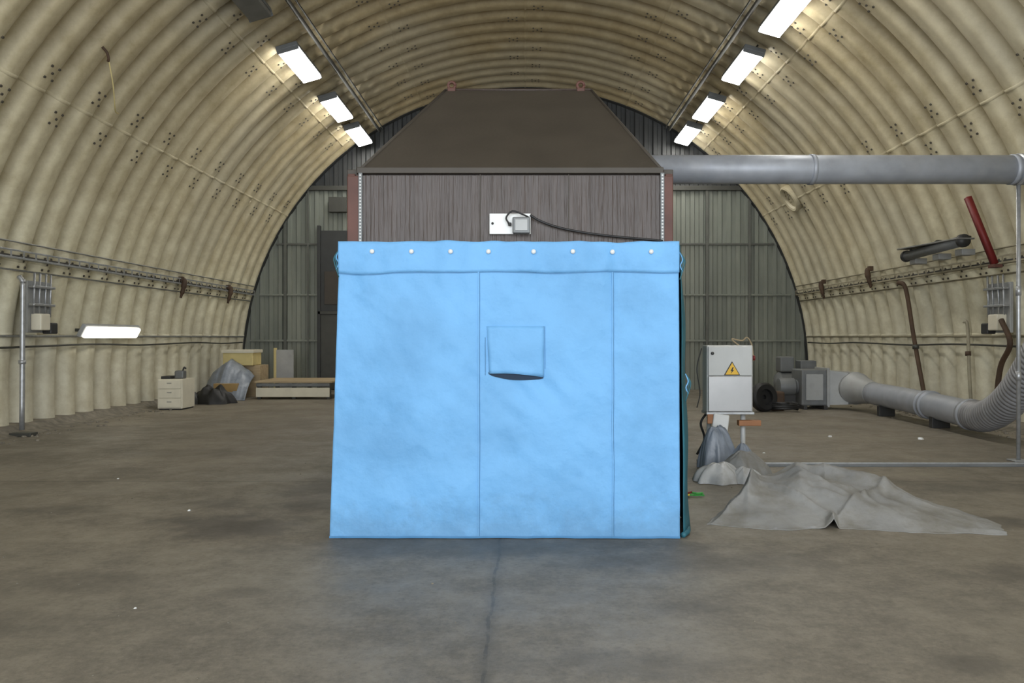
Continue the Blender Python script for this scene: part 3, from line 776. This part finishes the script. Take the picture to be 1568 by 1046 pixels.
# ------------------------------------------------------------ left background items
e = group('drawer_cabinet', (-7.8, 17.7, 0))
box('body', -8.1, -7.55, 17.55, 18.2, 0.03, .68, 'cream2', e, .01)
box('base', -8.08, -7.57, 17.58, 18.18, 0, .03, 'dark', e)
for k in range(3):
    box('drawer_%d' % k, -8.07, -7.58, 17.525, 17.55, .06+k*.205, .25+k*.205, 'cream2', e, .008)
    box('handle_%d' % k, -7.88, -7.78, 17.51, 17.525, .175+k*.205, .188+k*.205, 'grey', e, .004)
box('top_tray', -8.05, -7.85, 17.6, 18.0, .68, .74, 'dark', e)
box('gadget', -7.8, -7.6, 17.7, 17.9, .68, .86, 'grey', e, .03)
sweep('lever', catmull([(-7.65, 17.8, .85), (-7.62, 17.8, .93), (-7.58, 17.8, .9)], 4), .02, 'dark', e, 8)
e = group('black_bag_pile', (-7.3, 19, 0))
heap('bag', -7.55, 19.3, .5, .35, .46, 2.2, 'black', e)
heap('bag_small', -8.0, 19.2, .25, .3, .32, 6.2, 'dark', e)
e = group('covered_crate_stack', (-7.6, 21.3, 0))
box('cardboard_box', -7.95, -7.35, 20.3, 20.9, 0, .42, 'card', e, .01)
box('crate_lower', -8.0, -7.12, 21.4, 22.1, 0, .85, 'wood', e, .01)
box('cream_box', -8.05, -7.25, 21.2, 21.9, .85, 1.24, 'cream', e, .02)
box('box_lid', -8.08, -7.22, 21.17, 21.93, 1.18, 1.27, 'cream2', e, .015)
V = []; F = []; nx2, ny2 = 60, 50
for i in range(nx2+1):
    for j in range(ny2+1):
        s = i/nx2; t = j/ny2
        x = -8.30+1.12*s+.06*t*(s-.5)*3; y = 21.15-.95*t*(.5+.5*min(1, s*2.2))
        prof = 1-t**1.8
        top = .98-.22*abs(s-.45)*2
        z = top*prof*(1-.30*(abs(s-.5)*2)**3)+.07*fold(x*1.6, t*.8, 7.)*prof**.5
        V.append((x, y-.10*fold(x*2.5, 0, 3)*t, max(.01, z if t < .98 else .012)))
for i in range(nx2):
    for j in range(ny2): a = i*(ny2+1)+j; F.append((a, a+1, a+ny2+2, a+ny2+1))
mesh('draped_cover', V, F, 'tarp3', e, True, .01)
e = group('low_platform', (-6, 21.2, 0))
box('deck', -7.0, -5.0, 20.6, 22.3, .42, .47, 'wood', e)
box('front_panel', -6.95, -5.05, 20.55, 20.6, .06, .30, 'cream2', e)
box('front_rail', -6.95, -5.05, 20.56, 20.62, .33, .41, 'grey', e)
for x in (-6.9, -6.0, -5.1):
    for y in (20.7, 22.2): box('leg', x-.05, x+.05, y-.05, y+.05, 0, .42, 'frame', e)
e = group('upright_panel', (-6.8, 22.5, 0))
box('sheet', -7.05, -6.55, 22.5, 22.56, 0, 1.25, 'lgrey', e, .01); box('edge_post', -7.1, -7.03, 22.48, 22.58, 0, 1.3, 'cream', e)

V = []; F = []
def chip(x, y, r):
    b0 = len(V); k = 5; a0 = random.random()*6
    for h, q in ((0.0, 1), (r*.6, .6)):
        for i in range(k):
            a = a0+2*math.pi*i/k; rr = r*q*random.uniform(.7, 1.3); V.append((x+rr*math.cos(a), y+rr*math.sin(a), h+.001))
    for i in range(k): F.append((b0+i, b0+(i+1) % k, b0+k+(i+1) % k, b0+k+i))
    F.append(tuple(b0+k+i for i in range(k)))
for i in range(500):
    s = random.choice((-1, 1)); chip(s*(8.2-abs(random.gauss(0, .25))), random.uniform(3, 24), random.uniform(.01, .05))
for i in range(220): chip(random.uniform(-6, 6), random.uniform(3.5, 16), random.uniform(.003, .010))
mesh('floor_debris', V, F, 'plinth')
V = []; F = []
for x, y, r in ((-3.1, 7.35, .018), (-2.3, 4.7, .010), (3.3, 11, .02), (4.9, 12.8, .04), (6.2, 12.5, .05), (-4.6, 9, .014)): chip(x, y, r)
mesh('paper_scraps', V, F, 'white')

# ------------------------------------------------------------ light
w = bpy.data.worlds.new('overcast'); S.world = w; w.use_nodes = True
bg = w.node_tree.nodes['Background']; bg.inputs[0].default_value = (.82, .91, 1, 1); bg.inputs[1].default_value = 1.2
def area(nm, loc, rot, sx, sy, p, col):
    l = bpy.data.lights.new(nm, 'AREA'); l.shape = 'RECTANGLE'; l.size = sx; l.size_y = sy; l.energy = p; l.color = col
    o = bpy.data.objects.new(nm, l); o.location = loc; o.rotation_euler = rot; COL.objects.link(o); return o
area('daylight_at_hangar_door', (0, -4.6, 4.0), (math.radians(90), 0, 0), 14, 7, 1400, (.92, .96, 1))

# ------------------------------------------------------------ camera
cd = bpy.data.cameras.new('camera'); cam = bpy.data.objects.new('camera', cd); COL.objects.link(cam)
cam.location = (0, 0, 1.6); cam.rotation_euler = (math.radians(90), 0, 0)
cd.sensor_width = 36; cd.lens = 28; cd.shift_x = -.0128; cd.shift_y = -.004; cd.clip_end = 200
S.camera = cam
